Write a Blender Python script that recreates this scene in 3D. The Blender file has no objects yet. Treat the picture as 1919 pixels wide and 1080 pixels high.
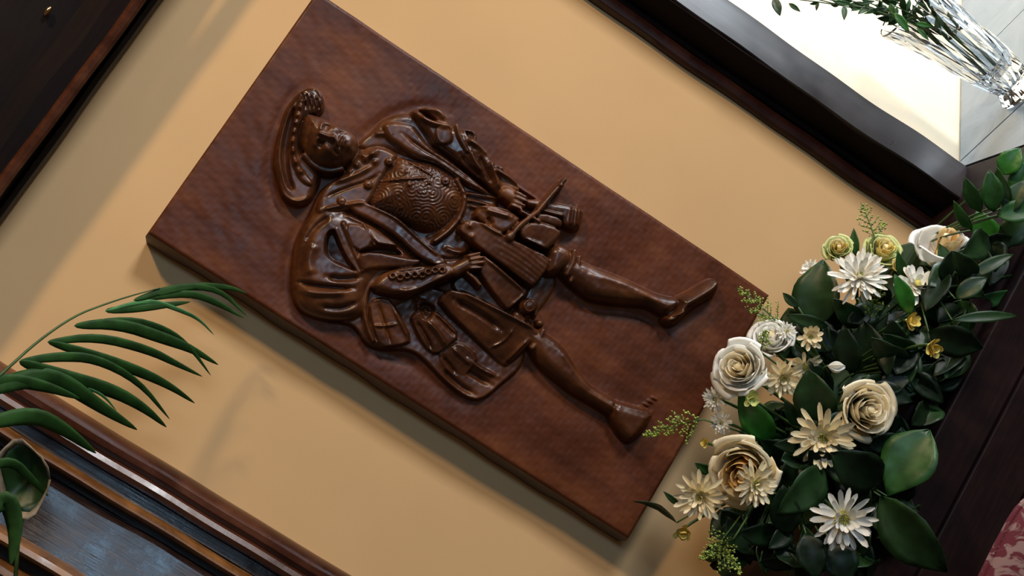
import bpy, math, random
import numpy as np
from mathutils import Vector, Matrix
random.seed(7); np.random.seed(7)
S = bpy.context.scene
C = S.collection
# ------------------------------------------------------------------ camera
F = 2200.0
CP = Vector((-0.23243165, -1.3221619, 0.08169628))
YAW, PITCH, ROLL = 0.18139304, -0.10083279, -0.99173888
fwd = Vector((math.sin(YAW)*math.cos(PITCH), math.cos(YAW)*math.cos(PITCH), math.sin(PITCH)))
r0 = Vector((math.cos(YAW), -math.sin(YAW), 0)); u0 = r0.cross(fwd)
CR = r0*math.cos(ROLL) + u0*math.sin(ROLL)
CU = -r0*math.sin(ROLL) + u0*math.cos(ROLL)
cd = bpy.data.cameras.new('camera'); cam = bpy.data.objects.new('camera', cd); C.objects.link(cam)
M = Matrix((( CR.x, CU.x, -fwd.x, CP.x), (CR.y, CU.y, -fwd.y, CP.y), (CR.z, CU.z, -fwd.z, CP.z), (0,0,0,1)))
cam.matrix_world = M
cd.sensor_width = 36; cd.lens = F/1919*36; cd.clip_start = .02
S.camera = cam
# ------------------------------------------------------------------ world, lights, exposure
w = bpy.data.worlds.new('world'); S.world = w; w.use_nodes = True
bg = w.node_tree.nodes['Background']; bg.inputs[0].default_value = (1.0, .74, .50, 1); bg.inputs[1].default_value = .06
def area(name, loc, target, size, power, col, sizey=None):
    l = bpy.data.lights.new(name, 'AREA'); l.energy = power; l.color = col
    l.shape = 'RECTANGLE'; l.size = size; l.size_y = sizey or size
    o = bpy.data.objects.new(name, l); C.objects.link(o); o.location = loc
    o.rotation_euler = (Vector(target)-Vector(loc)).to_track_quat('-Z', 'Y').to_euler()
    return o
area('room_window_light', (2.3, -1.95, .50), (0, 0, 0), .5, 52, (.96, .95, .95), .7)
area('ceiling_lamp', (1.0, -1.35, 1.75), (0, 0, 0), .16, 26, (1.0, .71, .40))
area('rear_window_light', (.60, -2.75, .50), (-.2, 0, .1), .45, 11, (.46, .72, 1.0), .8)
area('alcove_window_light', (1.6, .02, .12), (.6, .05, -.1), .62, 26, (.82, .92, 1.0), .7)
S.view_settings.view_transform = 'Standard'; S.view_settings.look = 'None'
S.view_settings.gamma = 1; S.view_settings.use_curve_mapping = False
S.view_settings.exposure = 0.0
# ------------------------------------------------------------------ helpers
def un(x, y, Y=0.0):
    d = fwd + CR*((x-959.5)/F) - CU*((y-540)/F)
    return CP + d*((Y-CP.y)/d.y)
def lk(o, parent=None):
    C.objects.link(o)
    if parent: o.parent = parent
    return o
def mesh(name, verts, faces, mat=None, smooth=True):
    me = bpy.data.meshes.new(name); me.from_pydata([tuple(v) for v in verts], [], faces); me.update()
    if smooth: me.polygons.foreach_set('use_smooth', [True]*len(me.polygons))
    if mat: me.materials.append(mat)
    return me
def obj(name, verts, faces, mat, parent=None, smooth=True):
    if parent is not None:
        L = parent.location if parent.parent is None else Vector((0,0,0))
        if parent.parent is not None: L = parent.parent.location
        verts = [Vector(v)-L for v in verts]
    return lk(bpy.data.objects.new(name, mesh(name, verts, faces, mat, smooth)), parent)
def tag(o, label, cat, group=None, kind=None):
    o['label'] = label; o['category'] = cat
    if group: o['group'] = group
    if kind: o['kind'] = kind
    return o
def thing(name, loc, label, cat, group=None):
    o = bpy.data.objects.new(name, None); C.objects.link(o); o.location = loc; o.empty_display_size = .02
    return tag(o, label, cat, group)
def struct(o): o['kind'] = 'structure'; return o
class N:
    def __init__(s, name):
        s.m = bpy.data.materials.new(name); s.m.use_nodes = True; s.t = s.m.node_tree; s.b = s.t.nodes['Principled BSDF']
    def n(s, ty, **k):
        x = s.t.nodes.new(ty)
        for a, v in k.items():
            if a.startswith('_'): setattr(x, a[1:], v)
            else:
                kk = int(a[1:]) if a[0] == 'i' and a[1:].isdigit() else a.replace('_', ' ')
                x.inputs[kk].default_value = v
        return x
    def l(s, a, b): s.t.links.new(a, b)
def ramp(nn, fac, stops):
    r = nn.n('ShaderNodeValToRGB'); e = r.color_ramp.elements
    while len(e) < len(stops): e.new(.5)
    for i, (p, c) in enumerate(stops): e[i].position = p; e[i].color = (*c, 1)
    nn.l(fac, r.inputs[0]); return r.outputs[0]
def wood(name, c0, c1, c2, rough=.35, grain=(40, 40, 3), bump=.3, nscale=9, rv=.12, coat=0, bd=.002, spec=.5):
    q = N(name); tc = q.n('ShaderNodeTexCoord'); mp = q.n('ShaderNodeMapping'); mp.inputs['Scale'].default_value = grain
    q.l(tc.outputs['Object'], mp.inputs[0])
    g = q.n('ShaderNodeTexNoise', Scale=1.0 if grain[0] > 15 else 4, Detail=8.0, Roughness=.6); q.l(mp.outputs[0], g.inputs['Vector'])
    n2 = q.n('ShaderNodeTexNoise', Scale=float(nscale), Detail=5.0, Roughness=.6); q.l(tc.outputs['Object'], n2.inputs['Vector'])
    mx = q.n('ShaderNodeMix', _data_type='FLOAT'); mx.inputs[0].default_value = .4
    q.l(n2.outputs[0], mx.inputs[2]); q.l(g.outputs[0], mx.inputs[3])
    q.l(ramp(q, mx.outputs[0], [(.33, c0), (.5, c1), (.66, c2)]), q.b.inputs['Base Color'])
    mr = q.n('ShaderNodeMapRange'); mr.inputs[1].default_value = .3; mr.inputs[2].default_value = .7
    mr.inputs[3].default_value = rough-rv; mr.inputs[4].default_value = rough+rv; q.l(n2.outputs[0], mr.inputs[0]); q.l(mr.outputs[0], q.b.inputs['Roughness'])
    b = q.n('ShaderNodeBump', Strength=bump, Distance=bd); q.l(mx.outputs[0], b.inputs['Height']); q.l(b.outputs[0], q.b.inputs['Normal'])
    q.b.inputs['Coat Weight'].default_value = coat; q.b.inputs['Coat Roughness'].default_value = .2
    q.b.inputs['Specular IOR Level'].default_value = spec
    return q.m
def plain(name, col, rough=.5, var=.15, scale=40, bump=0, spec=.5, sss=0, trans=0):
    q = N(name); tc = q.n('ShaderNodeTexCoord'); n2 = q.n('ShaderNodeTexNoise', Scale=float(scale), Detail=4.0); q.l(tc.outputs['Object'], n2.inputs['Vector'])
    a = tuple(max(0, c*(1-var)) for c in col); b_ = tuple(min(1, c*(1+var)) for c in col)
    q.l(ramp(q, n2.outputs[0], [(.35, a), (.65, b_)]), q.b.inputs['Base Color'])
    q.b.inputs['Roughness'].default_value = rough; q.b.inputs['Specular IOR Level'].default_value = spec
    if bump:
        b = q.n('ShaderNodeBump', Strength=bump, Distance=.001); q.l(n2.outputs[0], b.inputs['Height']); q.l(b.outputs[0], q.b.inputs['Normal'])
    if sss: q.b.inputs['Subsurface Weight'].default_value = sss; q.b.inputs['Subsurface Radius'].default_value = (.01,.008,.005); q.b.inputs['Subsurface Scale'].default_value = .5
    return q.m
M_wall = plain('cream_wall_paint', (.72, .47, .235), .75, .03, 6, .05, .25)
M_reveal = plain('pale_reveal_paint', (.80, .66, .47), .6, .03, 6, .05, .3)
M_carve = wood('carved_brown_wood', (.020, .006, .002), (.068, .020, .006), (.17, .055, .013), .33, (60, 60, 6), .16, 16, .13, 0, .0015, .5)
M_slab = wood('panel_brown_wood', (.042, .011, .004), (.098, .026, .009), (.165, .048, .014), .46, (50, 50, 5), .6, 11, .12, 0, .002, .26)
M_dark = wood('dark_oak', (.004, .002, .002), (.009, .004, .004), (.02, .008, .006), .34, (60, 60, 4), .4, 10, .12, 0, .001)
M_red = wood('red_brown_oak', (.03, .009, .005), (.075, .022, .010), (.14, .045, .016), .3, (60, 60, 4), .5, 20, .12, 0, .001)
M_gold = wood('golden_oak', (.05, .018, .006), (.16, .065, .018), (.32, .14, .04), .34, (90, 90, 5), .6, 30, .12, 0, .001)
M_gloss = wood('varnished_dark_board', (.008, .005, .004), (.02, .010, .008), (.045, .022, .016), .3, (220, 220, 4), .9, 24, .14, 0, .0012, .8)
M_lint = wood('matt_black_oak', (.003, .002, .002), (.007, .003, .003), (.014, .006, .005), .75, (4, 60, 60), .4, 10, .1, 0, .001, .15)
M_post = wood('sheen_toned_post', (.012, .009, .010), (.022, .017, .018), (.04, .03, .032), .38, (60, 60, 4), .5, 12, .12, 0, .001, .6)  # dark oak with a lighter greyish base: daylight sheen put into the colour
M_redd = wood('dark_red_oak', (.012, .004, .003), (.028, .008, .006), (.05, .015, .009), .4, (60, 60, 4), .5, 20, .12, 0, .001, .35)
M_darkx = wood('dark_oak_horizontal', (.005, .002, .002), (.012, .004, .004), (.024, .007, .008), .6, (4, 60, 60), .4, 10, .1, 0, .001, .2)
# marble tile
q = N('grey_marble_tile'); tc = q.n('ShaderNodeTexCoord'); n1 = q.n('ShaderNodeTexNoise', Scale=9.0, Detail=10.0, Roughness=.65, Distortion=1.5); q.l(tc.outputs['Object'], n1.inputs['Vector'])
q.l(ramp(q, n1.outputs[0], [(.3, (.09,.12,.155)), (.47, (.165,.21,.255)), (.7, (.215,.255,.30))]), q.b.inputs['Base Color']); q.b.inputs['Roughness'].default_value = .3
M_tile = q.m
M_grout = plain('dark_grout', (.03,.03,.035), .9)
# ------------------------------------------------------------------ structure
def box(name, x0, x1, y0, y1, z0, z1, mat, parent=None, bev=0):
    v = [(x,y,z) for x in (x0,x1) for y in (y0,y1) for z in (z0,z1)]
    f = [(0,1,3,2),(4,6,7,5),(0,4,5,1),(2,3,7,6),(0,2,6,4),(1,5,7,3)]
    o = obj(name, v, f, mat, parent, False)
    if bev:
        m = o.modifiers.new('bevel', 'BEVEL'); m.width = bev; m.segments = 2
    return o
SH = -.449
struct(box('wall_back', -1.0, .445, 0, .06, SH-.4, .75, M_wall))
# splayed reveal of the window bay to the right
sd = Vector((.78, .6257, 0)).normalized(); sn = Vector((sd.y, -sd.x, 0))
P0 = Vector((.447, 0, 0)); P1 = P0 + sd*.95
def prism(name, pts, z0, z1, mat, parent=None):
    n = len(pts); v = [(p[0],p[1],z0) for p in pts] + [(p[0],p[1],z1) for p in pts]
    f = [tuple(range(n-1,-1,-1)), tuple(range(n,2*n))] + [(i,(i+1)%n,n+(i+1)%n,n+i) for i in range(n)]
    return obj(name, v, f, mat, parent, False)
struct(prism('wall_reveal', [P0, P1, P1-sn*.05, P0-sn*.05], SH-.03, .75, M_reveal))
# stone sill: tiles set out square to the reveal
SF = -.212
def clip(poly, f):
    o = []
    for i in range(len(poly)):
        p_, q_ = poly[i], poly[(i+1) % len(poly)]; fp_, fq = f(p_), f(q_)
        if fp_ >= 0: o.append(p_)
        if fp_*fq < 0: t = fp_/(fp_-fq); o.append(p_+(q_-p_)*t)
    return o
sill = struct(prism('trim_1', [P0+sn*.002, P1+sn*.002, P1+sn*.95, Vector((1.6, SF, 0)), Vector((.447, SF, 0))], SH-.05, SH-.004, M_grout))
T = .25
for i in range(-3, 5):
    for j in range(0, 5):
        a = P0 + sd*(.012+i*T+.0012) + sn*(.004+j*T+.0012); b = a + sd*(T-.0024); c_ = b + sn*(T-.0024); d_ = a + sn*(T-.0024)
        po = clip(clip([a, b, c_, d_], lambda p_: p_.x-.4485), lambda p_: p_.y-SF)
        if len(po) < 3: continue
        area_ = abs(sum(po[k].x*po[(k+1) % len(po)].y-po[(k+1) % len(po)].x*po[k].y for k in range(len(po))))/2
        if area_ < .0002: continue
        prism('tile', po, SH-.012, SH+random.uniform(-.0003, .0003), M_tile, sill)
# ------------------------------------------------------------------ mouldings: extruded profiles
def profile_strip(name, pts, axis, a0, a1, mat, parent, segs=60, wob=.0012, seed=0, closed=True):
    """extrude (p,q) profile; axis z: p=x,q=y ; axis x: p=z,q=y"""
    rs = np.random.RandomState(seed); ph = rs.rand(6)*6.28; n = len(pts)
    v = []; f = []
    for i in range(segs+1):
        s = a0+(a1-a0)*i/segs
        w1 = wob*(math.sin(s*9+ph[0])+.6*math.sin(s*23+ph[1])+.4*math.sin(s*51+ph[2])); w2 = wob*.7*(math.sin(s*13+ph[3])+.5*math.sin(s*37+ph[4]))
        for k, (p, q_) in enumerate(pts):
            if q_ >= -.0005: pp, qq = p + w1*.6, q_
            else: pp, qq = p+w1, q_+w2
            v.append((pp, qq, s) if axis == 'z' else (s, qq, pp))
    for i in range(segs):
        for k in range(n if closed else n-1):
            a = i*n+k; b = i*n+(k+1)%n
            f.append((a, b, b+n, a+n) if axis == 'z' else (a, a+n, b+n, b))
    f.append(tuple(range(n-1,-1,-1))); f.append(tuple(range(segs*n, segs*n+n)))
    o = obj(name, v, f, mat, parent)
    o.data.polygons.foreach_set('use_smooth', [True]*len(o.data.polygons))
    m = o.modifiers.new('edges', 'EDGE_SPLIT'); m.split_angle = math.radians(35)
    return o
def arc(cx, cy, rx, ry, a0, a1, n=8):
    return [(cx+rx*math.cos(math.radians(a0+(a1-a0)*i/n)), cy+ry*math.sin(math.radians(a0+(a1-a0)*i/n))) for i in range(n+1)]
ZT = .75
# left jamb
lj = thing('left_jamb', (-.45, 0, SH), 'tall dark wood jamb with beads and glossy bluish boards at the lower left', 'door frame')
X0 = -.357
def L(*a): return [(X0-p, q_) for p, q_ in a]
profile_strip('outer_bead', L((0,.0),(0,-.018),(.003,-.026),(.009,-.031),(.015,-.031),(.019,-.028),(.021,-.026),(.023,-.031),(.028,-.034),(.033,-.031),(.036,-.022),(.037,0)), 'z', SH, ZT, M_red, lj, 90, .0008, 1)
profile_strip('channel', L((.037,0),(.037,-.014),(.050,-.019),(.050,0)), 'z', SH, ZT, M_gloss, lj, 60, .0006, 2)
profile_strip('inner_bead', L((.050,0),(.050,-.022),(.052,-.032),(.056,-.036),(.060,-.032),(.062,-.022),(.062,0)), 'z', SH, ZT, M_gold, lj, 90, .001, 3)
profile_strip('groove', L((.062,0),(.062,-.008),(.072,-.008),(.072,0)), 'z', SH, ZT, M_dark, lj, 40, .0005, 4)
profile_strip('board', L((.072,0),(.072,-.034),(.075,-.040),(.10,-.046),(.124,-.056),(.130,-.058),(.130,0)), 'z', SH, ZT, M_gloss, lj, 90, .0016, 5)
profile_strip('carved_bead', L((.130,0),(.130,-.064),(.134,-.074),(.139,-.077),(.143,-.073),(.145,-.064),(.145,0)), 'z', SH, ZT, M_gold, lj, 90, .0012, 6)
profile_strip('groove', L((.145,0),(.145,-.05),(.156,-.05),(.156,0)), 'z', SH, ZT, M_dark, lj, 40, .0005, 7)
profile_strip('edge_bead', L((.156,0),(.156,-.066),(.159,-.074),(.165,-.077),(.170,-.072),(.172,-.062),(.172,0)), 'z', SH, ZT, M_gold, lj, 110, .0022, 8)
profile_strip('backing_board', L((.172,0),(.172,-.04),(.60,-.04),(.60,0)), 'z', SH, ZT, M_dark, lj, 40, .001, 9)
# right jamb
rj = thing('right_jamb', (.40, 0, SH), 'dark wood post between the cream wall and the bright window bay', 'door frame')
profile_strip('inner_bead', [(.352,0),(.352,-.008),(.355,-.012),(.361,-.013),(.367,-.011),(.370,-.007),(.370,0)], 'z', SH, ZT, M_redd, rj, 90, .0012, 11)
profile_strip('cove', [(.370,0),(.370,-.010),(.374,-.013),(.3765,-.010),(.379,-.020),(.384,-.040),(.3885,-.050),(.3905,-.050),(.3905,0)], 'z', SH, ZT, M_lint, rj, 90, .0008, 13)
profile_strip('post', [(.3905,0),(.3900,-.0515),(.3915,-.053),(.412,-.043),(.434,-.030),(.443,-.026),(.446,-.018),(.446,.0)], 'z', SH, ZT, M_post, rj, 120, .0014, 12)
# lintel
lt = thing('lintel', (0, 0, .45), 'dark wood lintel with a red-brown bead across the top of the niche', 'lintel')
profile_strip('wall_bead', [(.449,0),(.447,-.008),(.449,-.014),(.454,-.016),(.458,0)], 'x', -1.0, .445, M_dark, lt, 60, .0008, 21)
profile_strip('soffit', [(.458,0),(.458,-.056),(.75,-.056),(.75,0)], 'x', -1.0, .445, M_lint, lt, 40, .0005, 22)
profile_strip('front_bead', [(.457,-.060),(.4495,-.061),(.445,-.065),(.4435,-.070),(.4455,-.074),(.450,-.076),(.4545,-.073),(.457,-.068)], 'x', -1.0, .445, M_red, lt, 90, .0008, 23)
profile_strip('fascia', [(.458,-.056),(.459,-.062),(.475,-.068),(.50,-.058),(.53,-.066),(.58,-.06),(.66,-.07),(.75,-.06),(.75,-.056)], 'x', -1.0, .445, M_lint, lt, 90, .002, 24)
# small metal bead added to stand in for a glint on the lintel carving
p = un(86, 16, -.075); v = []; f = []
for j, (r, h) in enumerate(((.0040,0),(.0038,.0015),(.0026,.003),(.0003,.0036))):
    v += [(p.x+r*1.6*math.cos(i*.5236), -.066-h, p.z+r*.7*math.sin(i*.5236)) for i in range(12)]
for j in range(3): f += [(j*12+i, j*12+(i+1) % 12, (j+1)*12+(i+1) % 12, (j+1)*12+i) for i in range(12)]
bq = N('glint_metal'); bq.b.inputs['Base Color'].default_value = (.8,.5,.22,1); bq.b.inputs['Metallic'].default_value = 1; bq.b.inputs['Roughness'].default_value = .2
obj('glint_bead', v, f, bq.m, lt)['label'] = 'small metal bead added for a glint on the lintel'
# ------------------------------------------------------------------ mantel shelf with boarded front
ms = thing('mantel_shelf', (-.05, -.1, SH), 'dark wood mantel shelf with boarded front below the flowers', 'shelf')
box('shelf_board', -1.0, .447, -.20, -.0005, SH-.03, SH, M_darkx, ms, .004)
zs = [SH-.03, SH-.085, SH-.15, SH-.215, SH-.30, SH-.4]
for k in range(len(zs)-1):
    box('board', -1.0, .95, -.215+.003*(k % 2), -.17, zs[k+1]+.003, zs[k]-.001, M_darkx, ms, .002)
# ------------------------------------------------------------------ carved relief plaque
PW, PH, PT = .3252, .62, .04
PX = 2.0  # grid cells per... set below
dx = .00062
nx, nz = int(PW/dx)+1, int(PH/dx)+1
gx = np.linspace(-PW/2, PW/2, nx); gz = np.linspace(PH/2, -PH/2, nz)
GX, GZ = np.meshgrid(gx, gz)
Yp = -PT-.018
D = np.stack([GX-CP.x, np.full_like(GX, Yp-CP.y), GZ-CP.z], -1)
zz = D@np.array(fwd)
U = 959.5+F*(D@np.array(CR))/zz; V = 540-F*(D@np.array(CU))/zz
H = np.full_like(U, 6.0); ID = np.zeros(U.shape, int)
names = ['panel']
def chaikin(p, it=2):
    p = np.array(p, float)
    for _ in range(it):
        a = p; b = np.roll(p, -1, 0); p = np.stack([a*.75+b*.25, a*.25+b*.75], 1).reshape(-1, 2)
    return p
def bbox(pts, m):
    pts = np.array(pts, float); x0, y0 = pts.min(0)-m; x1, y1 = pts.max(0)+m
    k = (U > x0) & (U < x1) & (V > y0) & (V < y1)
    return np.nonzero(k)
def sdf(pts, x, y):
    d = np.full(x.shape, 1e9); ins = np.zeros(x.shape, bool); n = len(pts)
    for i in range(n):
        ax, ay = pts[i]; bx, by = pts[(i+1) % n]; ex, ey = bx-ax, by-ay
        t = np.clip(((x-ax)*ex+(y-ay)*ey)/(ex*ex+ey*ey+1e-9), 0, 1)
        d = np.minimum(d, np.hypot(x-ax-t*ex, y-ay-t*ey))
        c = ((ay > y) != (by > y)) & (x < (bx-ax)*(y-ay)/(by-ay+1e-12)+ax); ins ^= c
    return np.where(ins, d, -d)
def pid(name):
    names.append(name); return len(names)-1
def lay(name, poly, base, rise, bevel, tilt=(0,0), sm=2, force=False, id_=None):
    P = chaikin(poly, sm) if sm else np.array(poly, float)
    ii = bbox(P, 1); x, y = U[ii], V[ii]; d = sdf(P, x, y); c = P.mean(0)
    t = np.clip(d/bevel, 0, 1); h = base+rise*np.sqrt(1-(1-t)**2)+tilt[0]*(x-c[0])+tilt[1]*(y-c[1])
    m = (d > 0) & ((h > H[ii]) | force)
    i_ = pid(name) if id_ is None else id_
    H[ii] = np.where(m, h, H[ii]); ID[ii] = np.where(m, i_, ID[ii]); return i_
def cut(poly, depth, soft=4, floor=2, sm=2):
    P = chaikin(poly, sm); ii = bbox(P, 1); d = sdf(P, U[ii], V[ii]); t = np.clip(d/soft, 0, 1)
    H[ii] = np.where(d > 0, np.maximum(H[ii]-depth*t, np.minimum(H[ii], floor)), H[ii])
def segd(pts, x, y):
    d = np.full(x.shape, 1e9); s = np.zeros(x.shape); acc = 0
    L_ = [math.dist(pts[i], pts[i+1]) for i in range(len(pts)-1)]; tot = sum(L_)
    for i in range(len(pts)-1):
        ax, ay = pts[i]; bx, by = pts[i+1]; ex, ey = bx-ax, by-ay
        t = np.clip(((x-ax)*ex+(y-ay)*ey)/(ex*ex+ey*ey+1e-9), 0, 1); dd = np.hypot(x-ax-t*ex, y-ay-t*ey)
        m = dd < d; d = np.where(m, dd, d); s = np.where(m, (acc+t*L_[i])/tot, s); acc += L_[i]
    return d, s
def smooth_path(p, it=2):
    p = [tuple(q_) for q_ in p]
    for _ in range(it):
        o = [p[0]]
        for i in range(len(p)-1):
            a, b = p[i], p[i+1]; o += [(a[0]*.75+b[0]*.25, a[1]*.75+b[1]*.25), (a[0]*.25+b[0]*.75, a[1]*.25+b[1]*.75)]
        o.append(p[-1]); p = o
    return p
def ridge(pts, wd, amp, ends=True):
    """add (or with amp<0 cut) a rounded line"""
    P = smooth_path(pts); ii = bbox(P, wd*2.5); d, s = segd(P, U[ii], V[ii])
    e = np.clip(np.minimum(s, 1-s)*6, .25, 1) if ends else 1
    H[ii] = np.maximum(H[ii]+amp*e*np.exp(-(d/wd)**2), 0)
def tube(name, pts, r0_, r1_, base, k=1.0, id_=None):
    P = smooth_path(pts); ii = bbox(P, max(r0_, r1_)+1); d, s = segd(P, U[ii], V[ii]); r = r0_+(r1_-r0_)*s
    h = base+k*np.sqrt(np.clip(r*r-d*d, 0, None)); m = (d < r) & (h > H[ii]); i_ = pid(name) if id_ is None else id_
    H[ii] = np.where(m, h, H[ii]); ID[ii] = np.where(m, i_, ID[ii]); return i_
def bump(x, y, r, amp):
    ii = bbox([(x, y)], r*2.5); d = np.hypot(U[ii]-x, V[ii]-y); H[ii] = H[ii]+amp*np.exp(-(d/r)**2)
def ring(x, y, r, wd, amp):
    ii = bbox([(x, y)], r+wd*3); d = np.hypot(U[ii]-x, V[ii]-y); H[ii] = H[ii]+amp*np.exp(-((d-r)/wd)**2)
def brooch(x, y, r, base=None):
    ii = bbox([(x, y)], 2); b = H[ii].mean() if base is None else base
    i_ = lay('brooch', [(x+r*math.cos(a*.5236), y+r*math.sin(a*.5236)) for a in range(12)], b, 5, 3)
    ring(x, y, r*.72, 1.6, 2.5); bump(x, y, r*.35, 5)
#RELIEF_BEGIN
# the field is hollowed along the shaded outline
for pts, wd, am in (([(600,150),(560,155),(528,195),(508,250),(503,310),(512,360),(530,388),(560,396),(590,380)],12,-3.5),([(585,385),(552,432),(536,490),(536,550),(550,590),(600,612)],12,-3.5),([(668,620),(690,655),(760,672),(820,720),(862,754),(900,766)],12,-3),
  ([(975,645),(1000,685),(1030,712),(1090,760),(1140,790),(1165,830),(1185,846)],11,-3),([(1062,540),(1090,568),(1118,578),(1190,584),(1225,596),(1250,622),(1290,602),(1345,566)],10,-3),([(1100,435),(1060,442),(1045,470)],10,-3),([(660,262),(700,232),(740,202),(800,188),(850,200)],12,-3)):
    ridge(pts, wd, am)
# cloak hanging behind
cl = lay('cloak', [(560,560),(600,602),(655,606),(672,622),(682,642),(710,657),(762,655),(790,668),(830,712),(868,742),(893,753),(916,746),(942,722),(990,684),(985,610),(900,560),(760,520),(640,540)], 4, 12, 6)
ridge([(690,570),(684,610),(700,640),(735,650)], 4, 6); ridge([(830,690),(862,722),(893,740)], 5, -7); ridge([(850,668),(885,700),(925,722)], 5, -8); ridge([(868,662),(900,690),(935,706)], 4, 6)
# gown body under everything
gw = lay('gown', [(668,268),(700,240),(722,214),(772,204),(800,230),(840,290),(900,345),(950,375),(900,440),(850,520),(780,560),(690,600),(600,600),(556,582),(545,545),(545,490),(555,438),(578,400),(600,350),(640,330)], 6, 14, 16)
# shoulder mantle
lay('shoulder_cape', [(668,266),(700,242),(722,220),(768,226),(800,262),(822,302),(784,300),(745,288),(715,276),(680,284)], 12, 12, 12)
ridge([(700,250),(725,248),(742,266)], 5, 5); 
for b_ in ((724,240),(735,253),(741,264)): brooch(*b_, 6)
# puffed sleeve, lower shoulder
sl = lay('sleeve', [(604,372),(578,402),(556,438),(546,490),(546,545),(558,582),(604,601),(662,604),(688,584),(694,545),(722,512),(770,500),(800,498),(770,468),(735,438),(690,408),(650,388)], 8, 30, 46)
ridge([(558,528),(600,538),(664,541)], 4, -11); ridge([(562,545),(600,552),(650,550)], 5, 6); ridge([(590,455),(575,490),(585,520)], 9, 5); ridge([(612,520),(640,525),(676,520)], 5, -7)
ridge([(600,575),(640,580),(672,566)], 5, -6); ridge([(620,405),(590,425),(572,455)], 5, -6); ridge([(640,400),(680,418),(735,440)], 4, 5)
cut([(611,434),(631,430),(640,456),(653,484),(674,513),(651,504),(622,492),(606,474)], 20, 5)
cut([(664,476),(700,461),(740,462),(757,478),(740,480),(700,475)], 20, 4)
pl = lay('sleeve_panel', [(642,421),(682,423),(702,460),(664,477)], 38, 5, 4, (0,0), 1)
lay('sleeve_panel', [(683,424),(700,427),(730,447),(748,464),(722,462),(702,459)], 38, 5, 6, (-.25,.45), 1)
lay('sleeve_panel', [(668,479),(698,472),(762,486),(789,487),(784,499),(740,504),(704,504),(675,512)], 38, 6, 6, (0,-.15), 1)
tube('sleeve_band', [(630,431),(650,480),(674,511)], 5, 4, 34, 1.1); tube('sleeve_band', [(643,421),(661,467),(679,508)], 5, 4, 36, 1.1)
tube('sleeve_band', [(682,424),(692,442),(702,461)], 3.5, 3.5, 40, 1.0)
# lapels of the gown
lay('lapel', [(650,384),(673,375),(704,389),(740,404),(762,422),(798,457),(842,491),(828,502),(795,492),(768,470),(738,442),(700,418),(660,400)], 32, 9, 8)
ridge([(675,379),(706,393),(738,408),(756,422),(796,460),(834,490)], 3, 5)
lay('lapel', [(716,226),(770,229),(784,246),(806,276),(838,296),(882,330),(926,366),(905,362),(869,344),(836,318),(812,306),(778,298),(748,276),(720,258)], 22, 14, 11)
ridge([(752,250),(790,280),(836,306),(900,352)], 3, -4)
# arm on the upper side
ar = lay('sleeve', [(766,206),(791,198),(818,197),(834,205),(846,231),(858,241),(873,237),(895,243),(895,260),(908,276),(919,291),(926,302),(945,309),(954,324),(968,340),(980,358),(956,369),(929,366),(902,338),(862,309),(824,280),(808,274),(799,256),(780,230)], 10, 24, 16)
cut([(776,201),(797,206),(826,230),(804,225)], 18, 4)
lay('sleeve_panel', [(811,238),(842,238),(851,268),(820,276)], 33, 5, 5)
ridge([(790,203),(820,206),(838,226)], 6, 8); ridge([(782,216),(806,232),(850,240)], 4, 8)
tube('sleeve_band', [(855,237),(862,262),(875,284)], 5, 4, 34, 1.2)
cut([(870,240),(892,245),(890,262),(875,258)], 14, 4)
ridge([(873,262),(898,274),(917,292)], 5, 8); ridge([(880,280),(886,300),(904,326)], 4, 7); ridge([(898,290),(908,318),(925,345)], 4, -7); ridge([(916,300),(926,325),(936,358)], 5, 8); ridge([(862,290),(880,312),(905,332)], 4, -6)
for b_ in ((924,306),(932,312),(941,314)): bump(*b_, 4, 6)
ridge([(930,322),(955,335),(1011,371)], 2.6, 12, False)
# yoke and breast
lay('collar', [(668,288),(690,276),(715,272),(742,286),(746,296),(730,316),(714,342),(692,386),(655,396),(612,410),(588,402),(600,366),(612,344),(650,324)], 20, 12, 10)
ridge([(610,370),(650,352),(690,340),(712,325)], 3, -4); ridge([(625,342),(665,330),(700,310)], 4, 5); ridge([(600,395),(640,385),(690,380)], 4, 5); ridge([(672,290),(692,296),(706,282)], 5, 6)
for b_ in ((684,300),(696,290),(702,304),(668,310),(655,322)): bump(*b_, 5, 6)
br = lay('breastplate', [(744,292),(775,301),(806,304),(836,320),(857,341),(867,362),(864,386),(852,407),(831,427),(805,436),(775,428),(745,407),(715,394),(690,386),(702,360),(716,335),(730,311)], 18, 34, 70)
ii = np.nonzero(ID == br); x, y = U[ii], V[ii]
rc = np.random.RandomState(12); cs = [(rc.uniform(700,870), rc.uniform(295,435)) for _ in range(38)]
dm = np.full(x.shape, 1e9); db = np.full(x.shape, 0.)
for q_, (a, b) in enumerate(cs):
    d_ = np.hypot(x-a, y-b); m_ = d_ < dm; dm = np.where(m_, d_, dm); db = np.where(m_, np.arctan2(y-b, x-a)*(1 if q_ % 2 else -1), db)
H[ii] += .9*np.sin(dm*1.0+db)*np.clip(dm/3, .3, 1)
ridge([(744,293),(769,306),(815,336)], 2.4, 5); ridge([(713,340),(760,340),(804,336)], 2.4, 5)
for b_ in ((729,304,8),(690,347,8),(640,378,8),(833,342,9)): brooch(*b_)
for b_ in ((802,344),(765,350),(760,325),(786,309),(806,316),(848,370),(842,350)): bump(*b_, 4, 4)
ridge([(838,322),(858,342),(870,366),(862,398),(836,430),(805,442)], 4, 8); 
tube('belt', [(856,338),(872,366),(868,396),(848,428),(815,452)], 5, 5, 30, 1.3)
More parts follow.
